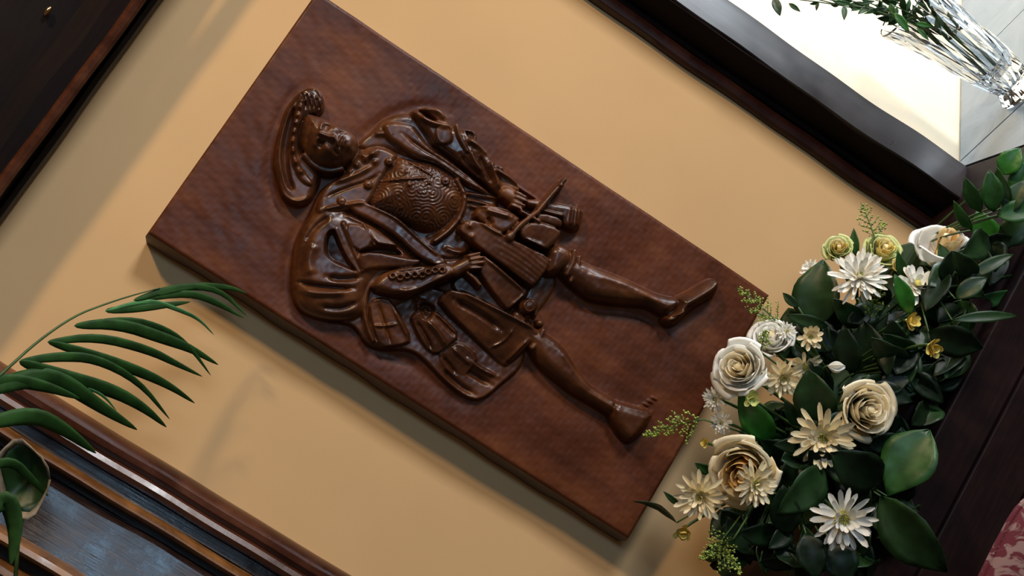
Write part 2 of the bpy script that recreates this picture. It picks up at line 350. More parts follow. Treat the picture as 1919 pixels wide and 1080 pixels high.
# skirts
lay('skirt_pleat', [(990,540),(1024,506),(1054,518),(1034,560),(1002,596),(975,600)], 4, 6, 6, (0,0), 1)
lay('skirt_pleat', [(769,587),(809,578),(832,594),(864,628),(842,650),(818,667),(796,650),(778,618)], 18, 8, 4, (.05,-.10), 1)
ridge([(800,600),(822,622),(838,650)], 5, 6); ridge([(780,600),(800,628),(812,658)], 3, -5); ridge([(815,590),(838,612),(858,632)], 3, -5)
lay('skirt_pleat', [(818,667),(843,650),(864,638),(900,668),(888,690),(868,712),(846,704)], 12, 7, 3, (.05,-.12), 1)
ridge([(832,668),(858,700)], 3, -5)
ridge([(850,652),(885,684)], 3, 5); cut([(785,560),(822,570),(812,600),(790,600)], 16, 6)
lay('skirt_pleat', [(690,562),(726,556),(744,578),(775,638),(748,649),(712,651),(697,607)], 20, 8, 3, (.08,-.05), 1)
ridge([(708,566),(722,610),(735,648)], 3, -4); ridge([(700,610),(722,611),(744,607)], 2.5, 4); ridge([(738,580),(766,634)], 2.5, 4)
under = lay('underskirt', [(850,520),(900,500),(950,580),(1000,600),(1010,620),(940,590),(850,545)], 10, 6, 6)
lay('skirt_pleat', [(851,538),(951,587),(1013,619),(1000,640),(955,690),(942,689),(905,650),(822,570),(828,554)], 20, 12, 6, (.06,-.22), 1)
ridge([(856,542),(952,590),(1008,619)], 4, 6); ridge([(850,562),(900,588),(940,618)], 5, -9); ridge([(920,652),(946,640),(962,616)], 2.5, 3); ridge([(948,680),(990,636)], 2.5, 5)
lay('skirt_pleat', [(898,479),(911,480),(988,546),(984,555),(956,581),(946,579),(909,532),(893,507)], 30, 9, 5, (.02,-.12), 1)
ridge([(905,484),(984,549)], 3, 4); ridge([(958,574),(982,552)], 2.5, 3)
lay('skirt_pleat', [(856,430),(872,412),(893,414),(944,442),(976,457),(1033,483),(1026,507),(999,540),(989,535),(892,464),(862,439)], 34, 9, 6, (0,-.10), 1)
ii = bbox([(890,420),(1030,535)], 0); x, y = U[ii], V[ii]; H[ii] += np.where(ID[ii] == len(names)-1, .4*np.sin((x*.56-y*.83)*.7+1.5*np.sin(x*.05))*np.clip((x-920)/40, 0, 1), 0)
lay('skirt_pleat', [(884,404),(902,382),(944,392),(964,403),(978,413),(946,443),(918,430),(900,416)], 34, 10, 10, (0,0), 1)
ridge([(905,395),(930,402),(955,410)], 4, 6); ridge([(888,408),(915,432),(944,444)], 3, 5); ridge([(912,408),(920,424)], 4, -8)
lay('skirt_pleat', [(971,428),(998,414),(1050,431),(1048,447),(1030,464),(1023,472),(998,460),(969,446)], 36, 10, 8, (0,-.1), 1)
ridge([(975,450),(1000,458),(1022,470)], 4, 6)
lay('skirt_pleat', [(1001,409),(1010,399),(1052,411),(1052,430),(1033,427),(1004,417)], 38, 8, 7, (0,-.1), 1)
tube('skirt_band', [(1014,394),(1052,404)], 4, 4, 30, 1.4)
ridge([(871,372),(918,382),(962,402)], 3, 8); ridge([(880,384),(915,392)], 3, 6); ridge([(868,360),(912,366),(950,372)], 3, 8)
for b_ in ((866,414),(878,426),(882,446),(862,442)): bump(*b_, 5, 5)
ridge([(834,462),(856,472),(880,470)], 4, 5); ridge([(820,480),(850,486),(875,476)], 3, -5)
# scabbard
sc = lay('scabbard', [(978,370),(1013,371),(1056,379),(1097,388),(1095,409),(1088,432),(1056,427),(1052,409),(1020,396),(984,385)], 12, 16, 12, (0,0), 1)
for t_ in (1072, 1084): ridge([(t_+4,382),(t_,402),(t_-2,426)], 2.5, 5)
# dagger
dg = tube('dagger', [(1055,340),(1034,364),(1004,400)], 5, 6, 44, 1.2); tube('dagger', [(1004,400),(990,410),(970,426),(955,445)], 6, 6, 44, 1.2, dg); tube('dagger', [(952,447),(955,444)], 10, 10, 40, 1.1, dg)
tube('dagger', [(974,400),(990,408),(1006,418)], 4, 4, 46, 1.2, dg); ridge([(1044,350),(1052,356)], 2, 4)
# hands
hd = tube('hand', [(946,362),(966,374)], 12, 15, 30, 1.0)
for a, b in (((966,364),(982,372)),((965,372),(984,380)),((962,381),(980,388)),((957,387),(974,394))): tube('hand', [a, b], 4.5, 4, 42, 1.1, hd)
# lower forearm with curled cuff
fa = lay('cuff', [(694,534),(722,508),(758,501),(787,499),(807,501),(836,491),(852,500),(856,516),(842,526),(807,538),(782,551),(762,560),(731,556),(700,547)], 28, 20, 16)
ridge([(735,548),(775,548),(815,528),(846,512)], 5, 5)
for b_ in ((734,519),(748,522),(761,519),(775,517),(789,517),(800,511),(813,508),(826,508)): ring(*b_, 5, 2.2, 5); bump(*b_, 3, -4)
ridge([(735,508),(765,506),(790,500),(830,496)], 4, 6)
tube('sleeve_band', [(728,505),(702,520),(687,544),(682,580),(688,612),(700,638)], 5, 4, 22, 1.5)
for b_ in ((782,560),(794,566),(786,574),(800,578)): bump(*b_, 5, 8)
h2 = tube('hand', [(852,508),(872,498),(884,492)], 12, 14, 36, 1.0)
for a, b in (((876,482),(896,477)),((880,489),(900,485)),((882,497),(901,494)),((880,505),(897,504))): tube('hand', [a, b], 4.6, 4, 48, 1.1, h2)
tube('hand', [(876,514),(888,524),(897,535)], 5, 5, 40, 1.2, h2)
# purse and tassels
pu = tube('purse', [(984,575),(994,573)], 14, 14, 22, 1.0); ring(992, 574, 11, 2, 4); tube('purse', [(1003,566),(1008,578),(1004,590)], 4, 4, 26, 1.2, pu); tube('purse', [(970,590),(982,598)], 8, 7, 18, 1.1, pu); tube('purse', [(1013,605),(1015,606)], 7, 7, 18, 1.3, pu)
# legs
def leg(poly, boot, knee=None):
    lay('leg', poly, 6, 32, 27)
    lay('boot', boot, 7, 34, 24)
leg([(1060,478),(1085,482),(1125,500),(1179,519),(1221,542),(1250,553),(1278,556),(1280,575),(1262,592),(1244,594),(1219,576),(1188,573),(1117,567),(1094,555),(1080,543),(1062,528),(1040,505)],
    [(1270,556),(1296,545),(1325,526),(1342,520),(1353,526),(1352,541),(1342,556),(1312,573),(1292,587),(1279,603),(1258,614),(1245,604),(1243,592),(1258,586),(1268,574)])
ridge([(1272,556),(1276,570),(1262,586)], 2, -5); ridge([(1250,592),(1268,590),(1285,584)], 3, 4); ridge([(1110,515),(1170,533),(1230,560)], 6, 3)
lay('breeches', [(1026,464),(1048,454),(1070,467),(1075,484),(1064,505),(1042,518),(1018,516),(1022,489)], 16, 26, 20)
ga = tube('garter', [(1076,472),(1074,492),(1062,514)], 6, 6, 32, 1.0); tube('garter', [(1086,482),(1084,502),(1070,526)], 5, 5, 30, 1.0)
lay('leg', [(945,588),(999,610),(1022,619),(1059,646),(1078,676),(1106,717),(1128,733),(1160,750),(1166,764),(1150,784),(1126,768),(1090,748),(1059,727),(1027,701),(1005,679),(989,647),(975,630)], 6, 30, 26)
ridge([(1040,645),(1065,680),(1095,722),(1150,752)], 6, 4)
tube('garter', [(1018,620),(1010,640),(998,652)], 6, 6, 28, 1.0)
lay('boot', [(1146,750),(1193,763),(1232,773),(1221,796),(1202,820),(1181,836),(1161,815),(1146,788),(1138,766)], 8, 28, 20)
ridge([(1150,754),(1193,767),(1228,774)], 5, 5); ridge([(1152,756),(1150,772),(1144,784)], 2, -4)
for k in range(4): ridge([(1206+k*8,762-k*6),(1216+k*8,768-k*6)], 2, 4)
# hat and head
ht = lay('hat', [(513,290),(518,256),(534,202),(547,182),(560,168),(579,159),(597,165),(608,178),(605,212),(574,217),(565,236),(562,265),(570,290),(588,310),(602,325),(596,346),(587,367),(577,379),(560,385),(543,379),(527,364),(519,334),(512,310)], 8, 20, 14)
cut([(524,290),(528,256),(540,212),(552,195),(556,212),(546,250),(540,290),(545,330),(556,356),(540,356),(530,330)], 12, 6, 8)
lay('hat_band', [(560,180),(572,190),(568,220),(558,245),(554,275),(560,305),(578,328),(590,342),(582,352),(560,338),(546,306),(542,272),(546,240),(552,208)], 24, 9, 8)
for b_ in ((569,188),(562,202),(557,217),(553,231),(550,248),(548,265),(549,284),(555,304),(564,322)): bump(*b_, 4.5, 6)
lay('feather', [(556,176),(568,164),(584,160),(600,168),(607,184),(604,208),(590,214),(578,206),(570,190)], 20, 10, 14)
for k in range(8): ridge([(562+k*5,170+k*2),(570+k*4.8,182+k*3.5),(574+k*3.6,202)], 2.0, 4 if k % 2 else -5)
ridge([(585,160),(600,170),(606,200)], 3, 5)
ridge([(519,330),(528,362),(545,376),(565,378),(580,366)], 4, 6)
tube('hair', [(572,292),(590,312),(615,322),(640,316)], 7, 6, 28, 1.2)
fc = lay('face', [(574,214),(564,236),(561,265),(571,290),(586,307),(606,317),(626,319),(647,312),(662,297),(670,283),(673,268),(668,255),(654,245),(634,234),(620,228),(606,221),(588,215)], 22, 40, 44)
ax = Vector((.93,.34)); ay = Vector((-.34,.93)); fo = Vector((604,262))
def fp(a, b): v_ = fo+ax*a+ay*b; return (v_.x, v_.y)
cut([fp(-6,-26),fp(6,-28),fp(10,-18),fp(4,-8),fp(-6,-10)], 9, 6); cut([fp(-4,24),fp(8,24),fp(10,12),fp(4,6),fp(-5,10)], 9, 6)
ridge([fp(-8,-26),fp(-10,-14),fp(-5,-5)], 3, 5); ridge([fp(-7,26),fp(-10,14),fp(-5,5)], 3, 5)
bump(*fp(3,-18), 4, 6); bump(*fp(3,17), 4, 6); ridge([fp(3,-25),fp(5,-18),fp(3,-11)], 1.4, -3); ridge([fp(3,24),fp(5,17),fp(3,10)], 1.4, -3)
ridge([fp(-6,0),fp(8,0),fp(20,0)], 3.6, 9, False); bump(*fp(21,0), 5, 8); bump(*fp(20,-6), 3, 4); bump(*fp(20,6), 3, 4)
bump(*fp(18,-22), 9, 5); bump(*fp(18,22), 9, 5)
ridge([fp(33,-12),fp(31,0),fp(33,12)], 2.6, 5); ridge([fp(37,-13),fp(36,0),fp(37,13)], 1.6, -6); ridge([fp(42,-9),fp(41,0),fp(42,9)], 3, 5); bump(*fp(54,0), 8, 5)
ridge([fp(27,-15),fp(30,-20),fp(40,-22)], 2, -3); ridge([fp(27,15),fp(30,20),fp(40,22)], 2, -3)
ridge([fp(-26,-18),fp(-28,0),fp(-26,20)], 3, -3)
#RELIEF_END
# soften as if cut by hand
def blur(A):
    K = np.array([.25,.5,.25]); B = np.pad(A, 1, 'edge')
    B = B[:-2]*.25+B[1:-1]*.5+B[2:]*.25; return B[:, :-2]*.25+B[:, 1:-1]*.5+B[:, 2:]*.25
for _ in range(2): H = blur(H)
# uneven hand-planed field
rs = np.random.RandomState(3); und = np.zeros_like(H)
for k in range(26):
    a = rs.rand()*6.28; f_ = 25*1.16**k; und += (7.5/f_**.8)*np.sin((GX*math.cos(a)+GZ*math.sin(a))*f_+rs.rand()*6.28)
H += und*1.1
edge = np.minimum(np.minimum(GX+PW/2, PW/2-GX), np.minimum(GZ+PH/2, PH/2-GZ))/.004
H = H-6.0 - 3.0*np.clip(1-edge, 0, 1)**2
MS = .000575*1.2
Yh = -PT - H*MS
# normals
gy, gxx = np.gradient(Yh); du = gxx/(gx[1]-gx[0]); dv = gy/(gz[1]-gz[0])
NR = np.stack([du, -np.ones_like(du), dv], -1); NR /= np.linalg.norm(NR, axis=-1, keepdims=True)
plq = thing('relief_plaque', (0, -PT, 0), 'carved brown wooden relief plaque of a robed man in a plumed hat', 'plaque')
FID = ID[:-1, :-1]
def part_mesh(name, k, extra=None):
    jj, ii_ = np.nonzero(FID == k)
    if len(jj) < 6: return None
    a = jj*nx+ii_; q4 = np.stack([a, a+nx, a+nx+1, a+1], 1)
    uq, inv = np.unique(q4, return_inverse=True); inv = inv.reshape(-1, 4)
    co = np.stack([GX.ravel()[uq], Yh.ravel()[uq]+PT, GZ.ravel()[uq]], 1); nr = NR.reshape(-1, 3)[uq]
    me = bpy.data.meshes.new(name); me.vertices.add(len(uq)); me.vertices.foreach_set('co', co.ravel())
    me.loops.add(inv.size); me.loops.foreach_set('vertex_index', inv.ravel().astype(np.int32))
    me.polygons.add(len(inv)); me.polygons.foreach_set('loop_start', np.arange(0, inv.size, 4, dtype=np.int32))
    me.update(calc_edges=True); me.polygons.foreach_set('use_smooth', np.ones(len(inv), bool))
    me.normals_split_custom_set_from_vertices(nr.tolist())
    me.materials.append(M_slab if k == 0 else M_carve)
    o = bpy.data.objects.new(name, me); lk(o, plq); return o
for k, nm in enumerate(names): part_mesh(nm, k)
# sides and back of the plaque: splayed a little towards the wall
sp = .006
front = [(-PW/2,PH/2),(PW/2,PH/2),(PW/2,-PH/2),(-PW/2,-PH/2)]
ringv = []; ringf = []
nseg = 60
path = []
for i in range(4):
    a = front[i]; b = front[(i+1) % 4]
    for s in range(nseg): path.append((a[0]+(b[0]-a[0])*s/nseg, a[1]+(b[1]-a[1])*s/nseg))
def hy(x, z):
    i = int(round((x+PW/2)/PW*(nx-1))); j = int(round((PH/2-z)/PH*(nz-1))); return Yh[min(max(j,0),nz-1), min(max(i,0),nx-1)]
n_ = len(path)
for (x, z) in path:
    ox = -1 if x < -PW/2+1e-6 else (1 if x > PW/2-1e-6 else 0); oz = 1 if z > PH/2-1e-6 else (-1 if z < -PH/2+1e-6 else 0)
    sx = sp*(1.0 if ox < 0 else .15)
    ww = .0008*math.sin(z*40+x*25)+.0006*math.sin(z*90+1)
    ringv += [(x, hy(x, z), z), (x+ox*(.001+sx*.4)+ox*ww*.3, -PT*.75, z+oz*.0015), (x+ox*(sx+.001)+ox*ww, -.0005, z+oz*.002)]
for i in range(n_):
    j = (i+1) % n_
    for k in range(2): ringf.append((3*i+k, 3*i+k+1, 3*j+k+1, 3*j+k))
ringf.append(tuple(3*i+2 for i in range(n_-1, -1, -1)))
M_side = wood('plaque_edge_wood', (.03, .010, .006), (.055, .018, .011), (.08, .028, .016), .5, (50, 50, 5), .4, 14, .1)
obj('side_edge', ringv, ringf, M_side, plq, True).modifiers.new('e', 'EDGE_SPLIT').split_angle = .6
#FLOWERS
# ------------------------------------------------------------------ plant materials
M_pet_w = plain('white_petal', (.88, .85, .76), .55, .06, 60, 0, .3, .25)
M_pet_c = plain('cream_petal', (.90, .77, .50), .55, .10, 50, 0, .3, .25)
M_pet_y = plain('yellow_petal', (.80, .62, .16), .55, .15, 60, 0, .3, .25)
M_pet_g = plain('lime_petal', (.62, .66, .24), .55, .2, 60, 0, .3, .25)
M_heart = plain('yellow_heart', (.62, .55, .12), .6, .3, 300, .4)
M_pet_o = plain('peach_petal', (.78, .46, .16), .55, .15, 50, 0, .3, .25)
def leafmat(name, c, rough=.43, sp_=.4):
    q = N(name); tc = q.n('ShaderNodeTexCoord'); n_ = q.n('ShaderNodeTexNoise', Scale=60.0, Detail=4.0); q.l(tc.outputs['Object'], n_.inputs['Vector'])
    q.l(ramp(q, n_.outputs[0], [(.35, tuple(x*.7 for x in c)), (.65, tuple(x*1.25 for x in c))]), q.b.inputs['Base Color'])
    q.b.inputs['Roughness'].default_value = rough; q.b.inputs['Specular IOR Level'].default_value = sp_
    b = q.n('ShaderNodeBump', Strength=.25, Distance=.001); q.l(n_.outputs[0], b.inputs['Height']); q.l(b.outputs[0], q.b.inputs['Normal'])
    return q.m
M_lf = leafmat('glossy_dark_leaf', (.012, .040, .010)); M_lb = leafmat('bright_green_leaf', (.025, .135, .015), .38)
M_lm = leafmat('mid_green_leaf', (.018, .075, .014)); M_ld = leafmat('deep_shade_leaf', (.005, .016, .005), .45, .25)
M_stem = leafmat('green_stem', (.05, .10, .025), .5); M_gold_s = plain('solidago_green', (.30, .38, .06), .6, .35, 120)
M_palm = leafmat('palm_leaflet', (.018, .060, .010), .6, .2); M_palml = leafmat('pale_palm_leaflet', (.06, .20, .06), .45)
# ------------------------------------------------------------------ plant builders
def depth_at(x, y, Y=-.15, Y2=-.25):
    z = un(x, y, Y).z; t = min(max((-.385-z)/.05, 0), 1); return Y+(Y2-Y)*t
def mpp(P): return (P-CP).dot(fwd)/F          # metres per pixel at a point
def leaf_verts(B, T, wd, bow, roll, n=9, m=3, fold=.22, peak=.45, droop=0):
    d = T-B; ln = d.length; dn = d/ln; vd = (CP-(B+T)/2).normalized()
    side = dn.cross(vd).normalized(); nrm = side.cross(dn).normalized()
    if nrm.dot(vd) < 0: nrm = -nrm
    side, nrm = side*math.cos(roll)+nrm*math.sin(roll), nrm*math.cos(roll)-side*math.sin(roll)
    v = []; f = []
    e = math.log(.5)/math.log(peak)
    for i in range(n+1):
        s = i/n; w_ = max(math.sin(math.pi*s**e), 0)**.85*wd/2
        if i in (0, n): w_ = wd*.015
        c = B+d*s+nrm*(bow*ln*math.sin(math.pi*s))-nrm*droop*ln*s*s
        for k in range(-m, m+1):
            u = k/m; v.append(c+side*(w_*u)+nrm*(fold*w_*abs(u)**1.3)+nrm*(.03*wd*math.sin(s*17+k)*abs(u)))
    r = 2*m+1
    for i in range(n):
        for k in range(r-1): f.append((i*r+k, i*r+k+1, (i+1)*r+k+1, (i+1)*r+k))
    return v, f
def solid(o, t=.0004):
    m = o.modifiers.new('thickness', 'SOLIDIFY'); m.thickness = t; m.offset = 0; return o
def tube_verts(pts, r_a, r_b, n=6):
    pts = [Vector(p) for p in pts]; v = []; f = []
    for i, p in enumerate(pts):
        d = (pts[min(i+1, len(pts)-1)]-pts[max(i-1, 0)]).normalized(); a = d.orthogonal().normalized(); b = d.cross(a)
        r = r_a+(r_b-r_a)*i/max(len(pts)-1, 1)
        for k in range(n): t = 6.2832*k/n; v.append(p+a*(r*math.cos(t))+b*(r*math.sin(t)))
    for i in range(len(pts)-1):
        for k in range(n): f.append((i*n+k, i*n+(k+1) % n, (i+1)*n+(k+1) % n, (i+1)*n+k))
    f.append(tuple(range(n-1, -1, -1))); f.append(tuple(range((len(pts)-1)*n, len(pts)*n)))
    return v, f
def bez(a, b, c, n=8): return [a*(1-t)**2+b*2*t*(1-t)+c*t*t for t in [i/n for i in range(n+1)]]
FOAM = [un(1640, 740, -.12), un(1500, 880, -.12), un(1780, 560, -.12), un(1440, 960, -.12)]
def foam_pt(P):
    x = min(max(P.x*.7+.02, -.01), .275); return Vector((x, -.115, SH+.045))
# foam in its tray, on the shelf
ft = thing('flower_tray', (.17, -.115, SH), 'dark shallow tray with wet foam hidden under the flower arrangement', 'tray')
v, f = [], []
def tray(x0, x1, y0, y1, z0, z1, t):
    o = [(x0,y0,z0),(x1,y0,z0),(x1,y1,z0),(x0,y1,z0)]; a = .006
    o += [(x0-a,y0-a,z1),(x1+a,y0-a,z1),(x1+a,y1+a,z1),(x0-a,y1+a,z1)]
    o += [(x0-a+t,y0-a+t,z1),(x1+a-t,y0-a+t,z1),(x1+a-t,y1+a-t,z1),(x0-a+t,y1+a-t,z1)]
    o += [(x0+t,y0+t,z0+t),(x1-t,y0+t,z0+t),(x1-t,y1-t,z0+t),(x0+t,y1-t,z0+t)]
    fs = [(3,2,1,0)]
    for L_ in (0, 4, 8):
        for k in range(4): fs.append((L_+k, L_+(k+1) % 4, L_+4+(k+1) % 4, L_+4+k))
    fs.append((12,13,14,15)); return o, fs
o_ = tray(-.03, .285, -.165, -.065, SH+.0005, SH+.03, .003)
obj('tray', *o_, plain('black_tray', (.01,.012,.01), .4), ft, False)
box('foam', -.02, .277, -.155, -.075, SH+.004, SH+.06, plain('green_foam', (.02,.05,.02), .9), ft, .006)
def place_leaf(parent, tip, base, wpx, mat, Yt=None, Yb=None, bow=.08, roll=.2, name='leaf', fold=.22, peak=.45, label=None):
    Yb = depth_at(*base) if Yb is None else Yb; Yt = Yb-.01 if Yt is None else Yt
    B, T_ = un(*base, Yb), un(*tip, Yt)
    v, f = leaf_verts(B, T_, wpx*mpp(B), bow, roll, fold=fold, peak=peak)
    o = obj(name, v, f, mat, parent); solid(o)
    if label: o['label'] = label
    return B
def sprig(name, label, leaves, group=None, root=None, cat='foliage'):
    """leaves: (tip, base, width_px, mat, dict)"""
    b0 = leaves[0][1]; Bs = un(*b0, depth_at(*b0)); root = root or foam_pt(Bs)
    t = thing(name, root, label, cat, group); pts = []
    for lf in leaves:
        kw = lf[4] if len(lf) > 4 else {}
        B = place_leaf(t, lf[0], lf[1], lf[2], lf[3], **kw); pts.append(B)
    for B in pts:
        mid = (B+root)/2+Vector((0, -.006, .01)); v, f = tube_verts(bez(root, mid, B, 6), .0014, .0009); obj('stem', v, f, M_stem, t)
    return t
sprig('leaf_sprig', 'large near-black oval leaf standing above the white pompon flower at left', [((1543,487),(1526,612),92,M_lf,dict(Yt=-.13,Yb=-.13,roll=.3,peak=.42)), ((1467,549),(1496,576),17,M_lf,dict(Yt=-.12,Yb=-.13)), ((1474,590),(1552,612),26,M_lf,dict(Yt=-.14,Yb=-.15))])
sprig('leaf_sprig', 'small upright leaf between the two yellow-green blooms at the back', [((1600,428),(1606,482),18,M_lm,dict(Yt=-.12,Yb=-.12,roll=.3))])
sprig('leaf_sprig', 'bright green leaf beside the white bloom near the post', [((1676,514),(1706,590),34,M_lb,dict(roll=-.3)), ((1682,470),(1700,530),22,M_lm)])
sprig('leaf_sprig', 'dark pointed leaves right of the left-facing white rose', [((1514,692),(1546,792),84,M_lf,dict(roll=.35)), ((1470,750),(1500,800),26,M_lf)])
sprig('leaf_sprig', 'broad dull leaf above the cream spiral rose', [((1618,600),(1655,745),92,M_ld,dict(roll=.3,Yb=-.16)), ((1560,560),(1620,612),44,M_lf,dict(Yb=-.15)), ((1580,610),(1600,700),50,M_ld)])
sprig('leaf_sprig', 'bright green pointed leaf beside the lowest rose', [((1384,738),(1448,826),58,M_lb,dict(roll=.25,fold=.3)), ((1302,868),(1334,886),20,M_lm)])
sprig('leaf_sprig', 'glossy leaf with a pale sheen right of the lowest rose', [((1456,962),(1545,875),74,M_lf,dict(roll=.5,bow=.12))])
sprig('leaf_sprig', 'dark round leaf between the two large spread daisies', [((1556,848),(1652,902),86,M_ld,dict(roll=.2,bow=.1))])
sprig('leaf_sprig', 'broad green leaf low at the right end against the boards', [((1742,806),(1662,930),104,M_lm,dict(roll=.2,Yb=-.24,peak=.55,bow=.05)), ((1776,1072),(1650,930),96,M_lf,dict(roll=-.4,Yb=-.245,Yt=-.27,bow=.12,fold=.3))])
sprig('leaf_sprig', 'narrow curved leaf crossing the lower corner of the plaque', [((1187,940),(1268,980),21,M_lf,dict(Yb=-.13,Yt=-.12,bow=-.16,roll=1.0)), ((1243,921),(1275,948),12,M_lf,dict(Yb=-.13,Yt=-.13))])
sprig('leaf_sprig', 'small dark leaf at the foot of the lowest daisy', [((1590,1092),(1560,1020),70,M_ld,dict(Yb=-.24)), ((1530,1085),(1510,1000),60,M_ld,dict(Yb=-.24))])
R = dict
sprig('ruscus_sprig', 'upright ruscus sprig with broad green leaves rising before the grey sill', [
 ((1787,376),(1822,432),22,M_lb,R(roll=.4)), ((1807,332),(1838,398),30,M_lm), ((1853,318),(1862,398),42,M_lm,R(roll=-.2)), ((1869,314),(1892,386),34,M_lm,R(roll=.5)),
 ((1912,278),(1876,328),46,M_lb,R(roll=.1)), ((1931,300),(1900,372),44,M_lm), ((1830,392),(1862,482),54,M_lb,R(roll=-.2,Yb=-.17)), ((1946,392),(1868,404),44,M_lm,R(roll=.2)),
 ((1930,424),(1872,444),15,M_lm,R(roll=-.9,Yb=-.18)), ((1880,440),(1832,476),24,M_lm,R(roll=-.9,Yb=-.18)), ((1921,338),(1884,402),40,M_lf)], root=Vector((.275,-.115,SH+.045)))
sprig('ruscus_sprig', 'spreading ruscus sprig of pointed leaves at the right of the open rose', [
 ((1760,456),(1812,548),46,M_lm,R(roll=.4,Yb=-.19)), ((1900,476),(1812,522),26,M_lf), ((1896,515),(1812,542),26,M_lm,R(roll=-.8,Yb=-.19)), ((1918,544),(1798,574),30,M_lm,R(roll=-.3,Yb=-.19)),
 ((1908,592),(1784,600),22,M_lf), ((1723,545),(1764,604),30,M_lb,R(roll=.3,Yb=-.19)), ((1748,522),(1782,574),24,M_lf,R(Yb=-.185)), ((1786,470),(1830,520),40,M_lf), ((1842,652),(1740,622),64,M_ld,R(roll=-.3)),
 ((1850,520),(1790,560),36,M_lf)], root=Vector((.27,-.12,SH+.045)))
# filler leaves over foam (dark core)
poly = [(1300,1085),(1345,960),(1385,800),(1440,680),(1500,560),(1600,490),(1720,500),(1850,420),(1925,360),(1925,520),(1850,600),(1800,720),(1735,880),(1715,1000),(1640,1085)]
def inside(x, y):
    c = False
    for i in range(len(poly)):
        (ax_, ay_), (bx_, by_) = poly[i], poly[(i+1) % len(poly)]
        if (ay_ > y) != (by_ > y) and x < (bx_-ax_)*(y-ay_)/(by_-ay_)+ax_: c = not c
    return c
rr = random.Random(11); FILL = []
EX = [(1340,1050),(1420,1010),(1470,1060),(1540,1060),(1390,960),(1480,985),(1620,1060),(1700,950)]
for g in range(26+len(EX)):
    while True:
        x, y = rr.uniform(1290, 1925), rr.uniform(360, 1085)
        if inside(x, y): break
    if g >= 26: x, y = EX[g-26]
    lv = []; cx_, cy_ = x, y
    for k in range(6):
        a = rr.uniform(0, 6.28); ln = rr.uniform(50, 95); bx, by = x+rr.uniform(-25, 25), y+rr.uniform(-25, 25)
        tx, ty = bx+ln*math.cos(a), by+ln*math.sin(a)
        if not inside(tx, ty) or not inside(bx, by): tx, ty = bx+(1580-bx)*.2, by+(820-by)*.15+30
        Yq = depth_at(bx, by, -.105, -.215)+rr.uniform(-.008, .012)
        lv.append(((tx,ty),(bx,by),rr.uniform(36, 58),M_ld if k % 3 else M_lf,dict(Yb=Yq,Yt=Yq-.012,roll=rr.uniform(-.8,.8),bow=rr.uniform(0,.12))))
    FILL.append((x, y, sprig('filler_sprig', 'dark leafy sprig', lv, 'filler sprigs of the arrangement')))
# ------------------------------------------------------------------ flowers
def axis_m(ax_, ay_, spin=0):
    z = (-fwd+CR*ax_-CU*ay_).normalized(); return z.to_track_quat('Z', 'Y').to_matrix().to_4x4() @ Matrix.Rotation(spin, 4, 'Z')
def petal_rose(k, n=20):
    rs_ = random.Random(k); t = k/(n-1); Rk = .09+.70*t**.9; top = .50-.30*t*t; span = 3.3-1.35*t; curl = .03+.16*t**3
    v = []; f = []; nu, nv = 10, 9
    for j in range(nv+1):
        s = j/nv; r = Rk*(.30+.70*s**.5)+.12*math.sin(2.8*s)*t; z = -.62+(top+.62)*s
        c = max(0, s-.70)/.30; r += curl*c**1.8; z -= (.05+.22*t)*t*c**2.2*.8
        for i in range(nu+1):
            u = i/nu*2-1; edge_ = 1-.55*max(0, s-.55)/.45*abs(u)**3; sp_ = span*(.45+.55*math.sin(1.57*min(1, s*1.4+.1)))*edge_
            a = u*sp_/2; rr_ = r+.045*u+.015*t*math.sin(u*4+k)*s; zz_ = z-.10*s*abs(u)**2.5-.02*math.sin(u*7+k*2)*s
            v.append((rr_*math.cos(a), rr_*math.sin(a), zz_))
    for j in range(nv):
        for i in range(nu): a = j*(nu+1)+i; f.append((a, a+1, a+nu+2, a+nu+1))
    return v, f
RM = {}
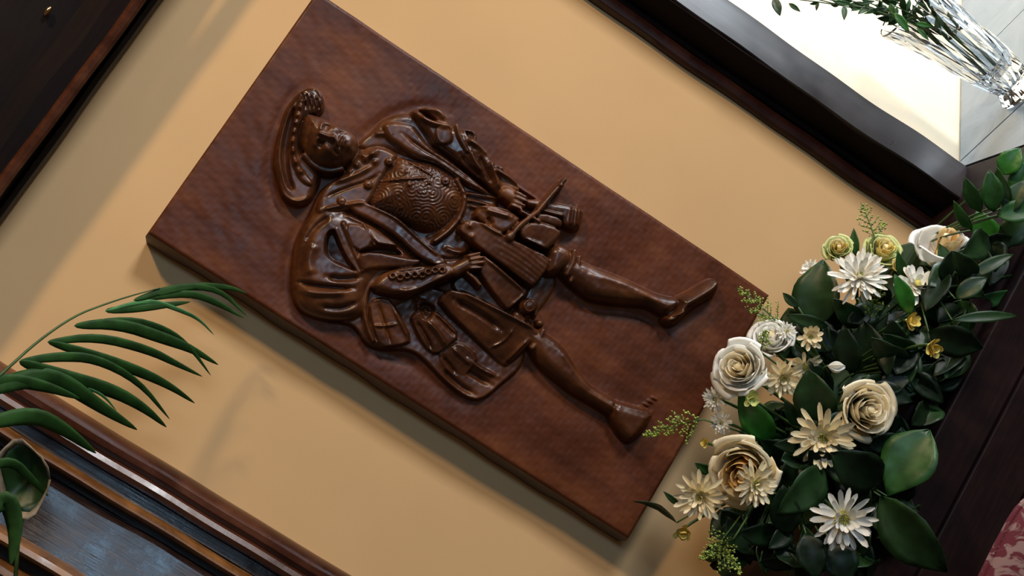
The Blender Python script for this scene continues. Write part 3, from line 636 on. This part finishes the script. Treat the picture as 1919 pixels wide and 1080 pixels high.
def rose(x, y, rpx, ax_, ay_, label, outer=M_pet_w, inner=M_pet_c, Y=None, spin=0, openk=None, n=20, name='rose'):
    Y = depth_at(x, y, -.17, -.26) if Y is None else Y; Pc = un(x, y, Y); R_ = rpx*mpp(Pc)
    t = thing(name, Pc, label, 'flower', 'flowers of the arrangement'); A = axis_m(ax_, ay_, spin)
    for k in range(n):
        if openk and k not in openk: continue
        mt = inner if k < n*.45 else outer; key = (k, mt.name)
        if key not in RM: RM[key] = mesh('petal', *petal_rose(k, n), mt)
        o = lk(bpy.data.objects.new('petal', RM[key]), t)
        o.matrix_local = A @ Matrix.Rotation(k*2.39996+spin, 4, 'Z') @ Matrix.Diagonal((R_, R_, R_, 1)); solid(o, .006)
    if 'h' not in RM:
        v, f = [], []
        for j in range(7):
            s = j/6
            for i in range(16): a = i/16*6.283+s*2; q_ = .13*math.sin(3.14*(.12+.6*s))+.012*math.cos(3*a); v.append((q_*math.cos(a), q_*math.sin(a), -.5+.90*s))
        for j in range(6):
            for i in range(16): f.append((j*16+i, j*16+(i+1) % 16, (j+1)*16+(i+1) % 16, (j+1)*16+i))
        f.append(tuple(range(96, 112))); RM['h'] = mesh('heart', v, f, M_pet_c)
    o = lk(bpy.data.objects.new('heart', RM['h']), t); o.matrix_local = A @ Matrix.Diagonal((R_, R_, R_, 1))
    if 'c' not in RM:
        v, f = [], []
        for k in range(5):
            a = k*1.2566; q0 = len(v)
            for s, w_, z, r in ((0,.16,-.78,.05),(.4,.2,-.62,.34),(.75,.13,-.5,.52),(1,.01,-.52,.66)):
                for u in (-1, 0, 1): v.append((r*math.cos(a)-u*w_*math.sin(a), r*math.sin(a)+u*w_*math.cos(a), z+(.02 if u else 0)))
            for j in range(3):
                for u in range(2): b_ = q0+j*3+u; f.append((b_, b_+1, b_+4, b_+3))
        RM['c'] = mesh('sepals', v, f, M_stem)
    o = lk(bpy.data.objects.new('sepals', RM['c']), t); o.matrix_local = A @ Matrix.Diagonal((R_, R_, R_, 1)); solid(o, .01)
    zc = A.to_3x3() @ Vector((0, 0, 1)); B = Pc-zc*R_*.72; g = foam_pt(Pc)
    v, f = tube_verts(bez(B, B-zc*.02, g, 8), .002, .002, 8); obj('stem', v, f, M_stem, t)
    return t
def petal_mum(curl=.2, wd=.17, notch=.03, cup=.25):
    v = []; f = []; n = 8
    for j in range(n+1):
        s = j/n; w_ = wd/2*min(1, .35+1.1*s)*(1 if s < .8 else math.sqrt(max(0.05, 1-((s-.8)/.2)**2)))
        for u in (-1, -.5, 0, .5, 1): v.append((u*w_, s-notch*(1-abs(u))*(s > .9), curl*s*s*1.0-.12*s+cup*w_*u*u))
    for j in range(n):
        for i in range(4): a = j*5+i; f.append((a, a+1, a+6, a+5))
    return v, f
PM = {}
def mum(x, y, rpx, ax_, ay_, label, mat=M_pet_w, Y=None, rings=((16,1.0,.10),(15,.86,.38),(12,.66,.72),(9,.45,1.05)), heart=.24, seed=0, name='chrysanthemum', wd=.17, cat='flower'):
    Y = depth_at(x, y, -.18, -.27) if Y is None else Y; Pc = un(x, y, Y); R_ = rpx*mpp(Pc); rs_ = random.Random(seed+int(x))
    t = thing(name, Pc, label, cat, 'flowers of the arrangement'); A = axis_m(ax_, ay_, rs_.uniform(0, 6))
    for ri, (n, ln, tl) in enumerate(rings):
        for k in range(n):
            key = (mat.name, ri % 2, k % 2, wd)
            if key not in PM:
                me = mesh('petal', *petal_mum(.22-.2*(k % 2), wd, .03+.03*(ri % 2)), mat); PM[key] = me
            o = lk(bpy.data.objects.new('petal', PM[key]), t); L_ = ln*rs_.uniform(.84, 1.06)*R_
            o.matrix_local = A @ Matrix.Rotation(6.2832*(k+rs_.uniform(-.28,.28)+ri*.5)/n, 4, 'Z') @ Matrix.Rotation(tl+rs_.uniform(-.16,.16), 4, 'X') @ Matrix.Rotation(rs_.uniform(-.3,.3), 4, 'Y') @ Matrix.Diagonal((R_*rs_.uniform(.85,1.15), L_, L_, 1))
    v = []; f = []; m = 0
    for k in range(60):
        a = k*2.39996; q_ = heart*math.sqrt(k/60); z = .16-.5*q_*q_*2; c = Vector((q_*math.cos(a), q_*math.sin(a), z)); h = .05
        for i in range(5): b_ = i*1.2566+a; v.append(c+Vector((h*math.cos(b_)*.6, h*math.sin(b_)*.6, 0)))
        v.append(c+Vector((.3*c.x, .3*c.y, .09))); q0 = k*6
        for i in range(5): f.append((q0+i, q0+(i+1) % 5, q0+5))
    n0 = len(v)
    for j in range(4):
        for i in range(14): a = i*.4488; q_ = heart*(1.02, .9, .6, .1)[j]; v.append((q_*math.cos(a), q_*math.sin(a), (-.05,.04,.12,.14)[j]))
    for j in range(3):
        for i in range(14): f.append((n0+j*14+i, n0+j*14+(i+1) % 14, n0+(j+1)*14+(i+1) % 14, n0+(j+1)*14+i))
    v = [(A.to_3x3() @ Vector(p_))*R_+Pc for p_ in v]; obj('heart', v, f, M_heart, t)
    zc = A.to_3x3() @ Vector((0, 0, 1)); g = foam_pt(Pc)
    v, f = tube_verts(bez(Pc-zc*R_*.05, Pc-zc*R_*.9, g, 8), .0016, .0018, 7); obj('stem', v, f, M_stem, t)
    return t
rose(1388, 690, 62, -.55, -.35, 'white rose facing left over the plaque, its spiral turned aside', M_pet_w, M_pet_c, spin=.6)
rose(1623, 768, 64, .15, -.12, 'cream rose with a golden spiral heart at the centre of the arrangement', M_pet_c, M_pet_c, spin=2.0, Y=-.235)
rose(1393, 882, 76, -.35, .2, 'large blurry cream rose lowest of the roses, daisies lying over it', M_pet_c, M_pet_o, spin=4.0, Y=-.19)
rose(1768, 462, 66, .15, -1.3, 'open white rose with a peach inside seen from the side by the post', M_pet_w, M_pet_o, spin=1.0, Y=-.19, openk=[2,4,6,9,12,15,16,17,18,19])
rose(1447, 634, 46, -.3, -.7, 'pale shaded rose half hidden behind the small cupped daisy', M_pet_w, M_pet_w, spin=3.0, Y=-.13)
rose(1572, 466, 32, -.2, -.5, 'smaller yellow-green bloom at the back, left of the two', M_pet_g, M_pet_y, spin=.3, name='lisianthus', Y=-.13)
rose(1655, 470, 42, .1, -.6, 'larger yellow-green bloom at the back, right of the two', M_pet_g, M_pet_y, spin=1.3, name='lisianthus', Y=-.13)
rose(1684, 498, 17, .2, -.6, 'little round yellow bud beside the yellow-green blooms', M_pet_y, M_pet_y, spin=1.9, name='rosebud', Y=-.15)
mum(1610, 520, 60, -.1, -.5, 'fluffy white chrysanthemum on top of the arrangement', heart=.12, rings=((20,1.0,.0),(20,.95,.3),(18,.85,.6),(14,.7,.9),(10,.5,1.2)), wd=.13)
mum(1716, 535, 46, .2, -.6, 'flattened white bloom beside the bright leaf near the post', heart=.15, wd=.3, rings=((12,1.0,.1),(11,.85,.4),(9,.6,.8)))
mum(1517, 631, 30, .1, .05, 'small cupped cream daisy above the dark leaf', M_pet_c, heart=.2, rings=((12,1.0,.5),(10,.75,.9)), wd=.3)
mum(1541, 820, 66, -.1, .1, 'spread cream daisy left below the central rose', M_pet_c, heart=.26, Y=-.225)
mum(1580, 972, 66, 0, .12, 'spread white daisy standing alone lowest in the dark foliage', M_pet_w, heart=.27, rings=((17,1.0,.08),(14,.84,.34),(10,.55,.8)))
mum(1414, 908, 50, .35, .1, 'daisy lying over the lower right of the largest rose', M_pet_c, heart=.24, Y=-.245)
mum(1312, 930, 52, -.3, .1, 'blurred cream daisy at the far left beside the narrow curved leaf', M_pet_c, heart=.24, Y=-.19)
mum(1466, 708, 44, .1, .3, 'side-on cream daisy right of the left-facing rose', M_pet_c, heart=.2, Y=-.17)
mum(1508, 686, 34, .2, .4, 'few-petalled cream daisy beside the lone white bud', M_pet_c, heart=.15, rings=((9,1.0,.1),(7,.8,.5)), Y=-.16, wd=.24)
mum(1340, 748, 27, -.6, .2, 'small white daisy below the left-facing rose on the plaque side', heart=.18, Y=-.15)
mum(1352, 792, 24, -.5, .2, 'small greyish daisy above the largest rose', heart=.18, Y=-.15)
mum(1474, 622, 22, .1, -.3, 'tiny white daisy left of the cupped cream daisy', heart=.15, Y=-.14)
mum(1520, 505, 22, -.5, -.6, 'tiny white bloom left behind the big dark leaf', heart=.15, Y=-.12)
def freesia(x, y, rpx, ax_, ay_, label, mat=M_pet_y, Y=None, name='freesia'):
    mum(x, y, rpx, ax_, ay_, label, mat, Y, ((6,1.0,.75),(5,.85,1.05)), .14, 3, name, .5)
freesia(1700, 601, 25, .5, .1, 'pale yellow trumpet flower under the bright leaf', M_pet_y)
freesia(1742, 648, 29, .3, .3, 'deep yellow trumpet flower farthest right')
freesia(1406, 746, 22, .1, .1, 'pale lemon floret under the left-facing rose', M_pet_g)
freesia(1280, 994, 24, -.2, .4, 'yellow floret at the lower left by the cream wall', M_pet_y, Y=-.15)
freesia(1322, 830, 13, -.5, -.1, 'tiny yellow floret on the edge of the largest rose', M_pet_y, Y=-.17)
# lone bud
t = thing('flower_bud', un(1566, 687, -.2), 'single closed white bud left of the broad dull leaf', 'bud', 'flowers of the arrangement')
for k in range(3):
    v, f = leaf_verts(un(1551+k, 686, -.2), un(1584, 686+k*2, -.2-.002*k), 19*mpp(un(1566, 687, -.2)), .15*(1-k), .6*(k-1), fold=.5); solid(obj('petal', v, f, M_pet_w, t))
v, f = tube_verts(bez(un(1551,686,-.2), un(1530,690,-.17), foam_pt(un(1530,690,-.17)), 6), .0011, .0014); obj('stem', v, f, M_stem, t)
# goldenrod sprays
def spray(tip, base, spread, label, Yt, Yb, nb=16, dens=9, seed=0):
    rs_ = random.Random(seed); T_, B = un(*tip, Yt), un(*base, Yb); t = thing('goldenrod_spray', foam_pt(B), label, 'flower', 'goldenrod sprays')
    m_ = mpp(B); ctrl = (T_+B)/2+CU*m_*8; P = bez(B, ctrl, T_, 14)
    v, f = tube_verts([foam_pt(B), (foam_pt(B)+B)/2+Vector((0,-.01,.01))]+P, .0011, .0004, 5); obj('stem', v, f, M_stem, t)
    v = []; f = []; bv = []; bf = []
    d = (T_-B).normalized(); sd_ = d.cross(-fwd).normalized()
    for k in range(nb):
        s = .08+.92*k/nb; c = P[int(s*14)]; L_ = spread*m_*(1.05-s)*rs_.uniform(.6, 1.1); sg = 1 if k % 2 else -1
        e = c+(d*.75+sd_*sg*.8+fwd*rs_.uniform(-.5,.4)).normalized()*L_
        q0 = len(v); tv, tf = tube_verts([c, (c+e)/2, e], .0004, .0003, 4); v += tv; f += [tuple(i+q0 for i in ff) for ff in tf]
        for i in range(dens):
            a = c+(e-c)*((i+1)/dens)+Vector([rs_.uniform(-1,1) for _ in range(3)])*m_*3.2; r = m_*rs_.uniform(1.3, 2.6); q1 = len(bv)
            bv += [a+Vector(w_)*r for w_ in ((1,0,0),(-1,0,0),(0,1,0),(0,-1,0),(0,0,1.3),(0,0,-1.3))]
            bf += [tuple(q1+i2 for i2 in ff) for ff in ((0,2,4),(2,1,4),(1,3,4),(3,0,4),(2,0,5),(1,2,5),(3,1,5),(0,3,5))]
    obj('branchlet', v, f, M_stem, t); o = obj('floret', bv, bf, M_gold_s, t, False); o['kind'] = 'stuff'
spray((1381,540), (1462,610), 46, 'goldenrod spray over the right corner of the plaque', -.10, -.13, 18, 9, 1)
spray((1398,582), (1470,612), 24, 'thin goldenrod spray just under the plaque corner spray', -.10, -.13, 10, 6, 7)
spray((1204,820), (1318,786), 46, 'goldenrod spray reaching over the foot of the carved man', -.12, -.15, 20, 10, 2)
spray((1613,380), (1640,448), 34, 'upright goldenrod spray against the cream wall', -.11, -.13, 12, 6, 3)
spray((1660,418), (1640,455), 20, 'short goldenrod sprig right of the upright one', -.11, -.13, 8, 5, 8)
spray((1650,520), (1630,600), 42, 'goldenrod clump below the white pompon flower', -.19, -.17, 16, 9, 4)
spray((1310,1050), (1375,1010), 50, 'goldenrod clump at the bottom of the picture', -.22, -.2, 18, 9, 5)
spray((1390,1075), (1340,1030), 40, 'dim goldenrod sprig at the lower edge under the largest rose', -.23, -.2, 14, 9, 6)
spray((1436,618), (1425,660), 24, 'goldenrod wisp before the pale shaded rose', -.16, -.15, 9, 6, 9)
# filler sprigs are told apart by the bloom they lie next to
BL = [(1388,690,'the left-facing white rose'),(1623,768,'the cream spiral rose'),(1393,882,'the lowest rose'),(1768,462,'the open peach rose'),(1447,634,'the half hidden rose'),(1572,466,'the left yellow-green bloom'),(1655,470,'the right yellow-green bloom'),
 (1610,520,'the fluffy white chrysanthemum'),(1716,535,'the flattened white bloom'),(1517,631,'the cupped cream daisy'),(1541,820,'the spread cream daisy'),(1580,972,'the lowest white daisy'),(1312,930,'the far left daisy'),(1700,601,'the pale yellow trumpet'),(1742,648,'the deep yellow trumpet'),(1566,687,'the lone white bud'),(1900,330,'the upright ruscus leaves'),(1890,560,'the pointed ruscus tips'),(1700,860,'the broad green leaf'),(1715,1000,'the biggest glossy leaf')]
used = set()
for x, y, o in FILL:
    for ds, bx_, by_, nm in sorted((math.dist((x,y),(a,b)), a, b, c) for a, b, c in BL):
        dx_, dy_ = x-bx_, y-by_; dr = ('right of' if dx_ > 0 else 'left of') if abs(dx_) > abs(dy_) else ('below' if dy_ > 0 else 'above')
        if (dr, nm) not in used: used.add((dr, nm)); o['label'] = 'dark leafy filler sprig just %s %s' % (dr, nm); break
# ------------------------------------------------------------------ palm frond at the left
pf = thing('palm_frond', un(-40, 740, -.20), 'arching green palm frond reaching in over the left jamb', 'palm')
def dpt(x): return -.20+.14*max(0, min(1, (x)/430))*1.0
def strip(name, pts, wpx, mat, parent, fold=.18, tw=0):
    P = smooth_path(pts, 2); Q = [un(x, y, dpt(x)-tw*i/len(P)) for i, (x, y) in enumerate(P)]; n = len(Q); v = []; f = []
    for i, p_ in enumerate(Q):
        d = (Q[min(i+1, n-1)]-Q[max(i-1, 0)]).normalized(); sd_ = d.cross(-fwd).normalized(); nr_ = sd_.cross(d)
        s = i/(n-1); w_ = wpx*1.12*mpp(p_)/2*max(.03, math.sin(math.pi*s**.72))
        for u in (-1, -.5, 0, .5, 1): v.append(p_+sd_*w_*u-nr_*fold*w_*abs(u))
    for i in range(n-1):
        for u in range(4): a = i*5+u; f.append((a, a+1, a+6, a+5))
    return solid(obj(name, v, f, mat, parent), .0003)
v, f = tube_verts([un(x, y, dpt(x)) for x, y in smooth_path([(-45,745),(15,690),(70,640),(139,592),(197,570),(250,553),(300,540)])], .0016, .0006, 6); obj('rachis', v, f, M_stem, pf)
for pts, wd, mt in [
 ([(36,678),(111,668),(180,672),(260,715),(318,786)],17,M_palm), ([(36,678),(111,704),(211,732),(270,765),(312,801)],25,M_palm),
 ([(89,641),(183,631),(278,656),(330,682),(379,706)],16,M_palm), ([(89,641),(183,669),(267,699),(320,725),(365,756)],19,M_palm),
 ([(139,611),(222,606),(311,636),(360,655),(409,684)],21,M_palm), ([(139,611),(239,597),(311,617),(356,650),(395,704)],12,M_palm),
 ([(197,583),(278,561),(333,580),(372,597),(401,628)],8,M_palml), ([(197,583),(280,576),(357,566)],14,M_palm),
 ([(250,563),(333,536),(411,541),(462,592)],12,M_palm), ([(250,563),(361,534),(430,538),(462,550)],11,M_palm), ([(250,563),(356,547),(411,570),(457,596)],13,M_palm),
 ([(-30,735),(50,708),(110,710),(190,765),(257,806)],34,M_palm), ([(-30,795),(60,776),(120,805),(180,850)],30,M_palm), ([(165,728),(195,742),(218,770)],5,M_palml),
 ([(-30,720),(20,712),(90,726),(150,748)],24,M_palm), ([(-30,880),(20,862),(60,900),(90,930)],18,M_palm), ([(-20,960),(12,930),(30,990),(20,1060)],34,M_palm)]:
    strip('leaflet', pts, wd, mt, pf)
v, f = tube_verts([un(x, y, -.2) for x, y in [(-45,745),(-60,800),(-70,900),(-75,1100)]], .002, .003, 6); obj('stem', v, f, M_stem, pf)
# withered curled leaf under the frond
cl_ = thing('curled_leaf', un(30, 1060, -.17), 'dark cupped leaf with a pale withered rim at the lower left edge', 'leaf')
v = []; f = []
cc = un(55, 893, -.16); m_ = mpp(cc)
for j in range(7):
    for i in range(20):
        a = i*.31416; s = j/6; rx = 44*s*(1+.10*math.sin(3*a+1)); ry = 62*s*(1+.08*math.sin(4*a)); v.append(cc+CR*(rx*math.cos(a)*m_)+CU*(ry*math.sin(a)*m_)-fwd*m_*(26*s*s+8*s*math.sin(3*a)))
for j in range(6):
    for i in range(20): f.append((j*20+i, j*20+(i+1) % 20, (j+1)*20+(i+1) % 20, (j+1)*20+i))
solid(obj('blade', v, f, M_lf, cl_)); v = []; f = []
for i in range(21):
    a = i*.31416
    for s, e in ((.97, 0), (1.06, 6), (1.16+.05*math.sin(5*a), 4)):
        rx = 44*s*(1+.10*math.sin(3*a+1)); ry = 62*s*(1+.08*math.sin(4*a)); v.append(cc+CR*(rx*math.cos(a)*m_)+CU*(ry*math.sin(a)*m_)-fwd*m_*(26*s*s+8*s*math.sin(3*a)+e))
for i in range(20):
    for k in range(2): f.append((i*3+k, i*3+k+1, i*3+k+4, i*3+k+3))
o = obj('withered_rim', v, f, plain('withered_leaf', (.28, .22, .15), .6, .3, 90), cl_); o['label'] = 'pale brown withered rim'; solid(o)
v, f = tube_verts([un(50, 950, -.15), un(35, 1000, -.15), un(28, 1100, -.16)], .0015, .002, 6); obj('stem', v, f, M_stem, cl_)
# ------------------------------------------------------------------ cut glass vase on the sill
gq = N('clear_cut_glass'); gq.b.inputs['Transmission Weight'].default_value = 1; gq.b.inputs['Roughness'].default_value = .02; gq.b.inputs['IOR'].default_value = 1.5; gq.b.inputs['Base Color'].default_value = (.97, .99, 1, 1)
bp = CP+(lambda d: d*((SH-CP.z)/d.z))(fwd+CR*((1918-959.5)/F)-CU*((168-540)/F)); bp.z = SH
va = thing('glass_vase', bp, 'clear cut-glass vase of greenery standing on the grey sill', 'vase')
vr = mpp(bp); prof = [(0,0),(40,0),(46,4),(47,10),(40,18),(34,30),(38,46),(44,80),(48,130),(53,190),(60,240),(68,275),(66,278),(57,240),(49,190),(43,130),(38,85),(30,60),(0,56)]
NS = 36; v = []; f = []
for j, (r, z) in enumerate(prof):
    for i in range(NS):
        a = 6.28318*i/NS; cut_ = 1+(.035*(1 if (i+(j//1)) % 2 else -1) if 4 < j < 11 else 0); v.append(bp+Vector((r*vr*cut_*math.cos(a), r*vr*cut_*math.sin(a), z*vr+.0005)))
for j in range(len(prof)-1):
    for i in range(NS): f.append((j*NS+i, j*NS+(i+1) % NS, (j+1)*NS+(i+1) % NS, (j+1)*NS+i))
obj('glass_body', v, f, gq.m, va, False)
rr = random.Random(5)
tops = [(1450,-5),(1500,-25),(1590,-10),(1640,0),(1700,-30),(1740,-10),(1560,-60),(1650,-60)]
foot = bp+Vector((0,0,70*vr))
for k, tp in enumerate(tops):
    g = thing('greenery_stem', foot+Vector((rr.uniform(-12,12)*vr, rr.uniform(-12,12)*vr, 0)), 'leafy green stem standing in the cut-glass vase', 'foliage', 'stems in the glass vase')
    E_ = un(*tp, bp.y-.02+.005*k); mouth = bp+Vector((rr.uniform(-30,30)*vr, rr.uniform(-30,30)*vr, 262*vr)); P = [g.location.copy()]+bez(g.location+Vector((0,0,.02)), mouth, E_, 12)
    v, f = tube_verts(P, .0012, .0006, 6); obj('stem', v, f, M_stem, g)
    for i in range(14):
        c = P[min(len(P)-2, 4+i*9//14)]; d = (P[-1]-c)*.3+Vector([rr.uniform(-1,1) for _ in range(3)])*.02; d = d.normalized()*rr.uniform(14, 30)*vr*1.2
        v, f = leaf_verts(c, c+d, d.length*.38, .1, rr.uniform(-.6,.6), 6, 2); solid(obj('leaf', v, f, M_lm if i % 3 else M_lf, g))
g = thing('greenery_stem', foot, 'drooping leafy stem hanging out of the cut-glass vase over the bright reveal', 'foliage')
yv = bp.y-.03; mouth = bp+Vector((0,0,262*vr)); Pp = [un(x, y, yv) for x, y in [(1560,6),(1620,14),(1665,22),(1700,42),(1722,56)]]
v, f = tube_verts(bez(foot, mouth, un(1500,-10,yv), 10)+Pp[:0], .0012, .0007, 6); obj('stem', v, f, M_stem, g)
v, f = tube_verts([un(1500,-10,yv)]+Pp, .0008, .0004, 5); obj('stem', v, f, M_stem, g)
for tip, base, wd, mt in [((1704,60),(1676,24),15,M_lb),((1746,50),(1716,44),10,M_lb),((1741,76),(1718,52),8,M_lb),((1582,38),(1582,10),11,M_lm),((1462,30),(1450,-4),17,M_lf),((1618,26),(1650,16),7,M_lm),((1628,18),(1660,16),6,M_lf),((1600,10),(1560,2),9,M_lm),((1640,2),(1610,8),8,M_lm),((1500,22),(1478,6),9,M_lm)]:
    v, f = leaf_verts(un(*base, yv), un(*tip, yv-.005), wd*mpp(un(*base, yv)), .05, .2); solid(obj('leaf', v, f, mt, g))
# ------------------------------------------------------------------ red patterned cushion at the lower right
q = N('red_damask'); tc = q.n('ShaderNodeTexCoord'); vo = q.n('ShaderNodeTexNoise', Scale=38.0, Detail=3.0, Distortion=2.5); q.l(tc.outputs['Object'], vo.inputs['Vector'])
q.l(ramp(q, vo.outputs[0], [(.50, (.10,.006,.015)), (.56, (.24,.14,.13))]), q.b.inputs['Base Color']); q.b.inputs['Roughness'].default_value = .85
cc = un(1985, 1105, -.40); m_ = mpp(cc)
cu = thing('cushion', cc-Vector((0,0,150*m_)), 'red cushion with a pale floral pattern at the lower right corner', 'cushion')
v = []; f = []; nu, nv = 40, 20
for j in range(nv+1):
    ph = -math.pi/2+math.pi*j/nv
    for i in range(nu):
        th = 2*math.pi*i/nu; sg = lambda x_, e: math.copysign(abs(x_)**e, x_)
        v.append(cc+Vector((150*m_*sg(math.cos(ph), .7)*sg(math.cos(th), .5), 55*m_*sg(math.sin(ph), 1.0), 150*m_*sg(math.cos(ph), .7)*sg(math.sin(th), .5))))
for j in range(nv):
    for i in range(nu): f.append((j*nu+i, j*nu+(i+1) % nu, (j+1)*nu+(i+1) % nu, (j+1)*nu+i))
obj('cover', v, f, q.m, cu)
pp = []
for i in range(nu+1):
    th = 2*math.pi*i/nu; pp.append(cc+Vector((150*m_*sg(math.cos(th), .5), 0, 150*m_*sg(math.sin(th), .5))))
v, f = tube_verts(pp, .003, .003, 8); obj('piping', v, f, q.m, cu)
zb = cc.z-150*m_
be = thing('bench', (cc.x, cc.y, zb-.36), 'plain dark wood bench seat under the red cushion at lower right', 'bench')
box('seat', cc.x-.26, cc.x+.26, cc.y-.16, cc.y+.12, zb-.03, zb-.0005, M_darkx, be, .004)
for sx in (-.23, .19):
    for sy in (-.14, .06): box('leg', cc.x+sx, cc.x+sx+.04, cc.y+sy, cc.y+sy+.04, zb-.36, zb-.0305, M_darkx, be, .003)
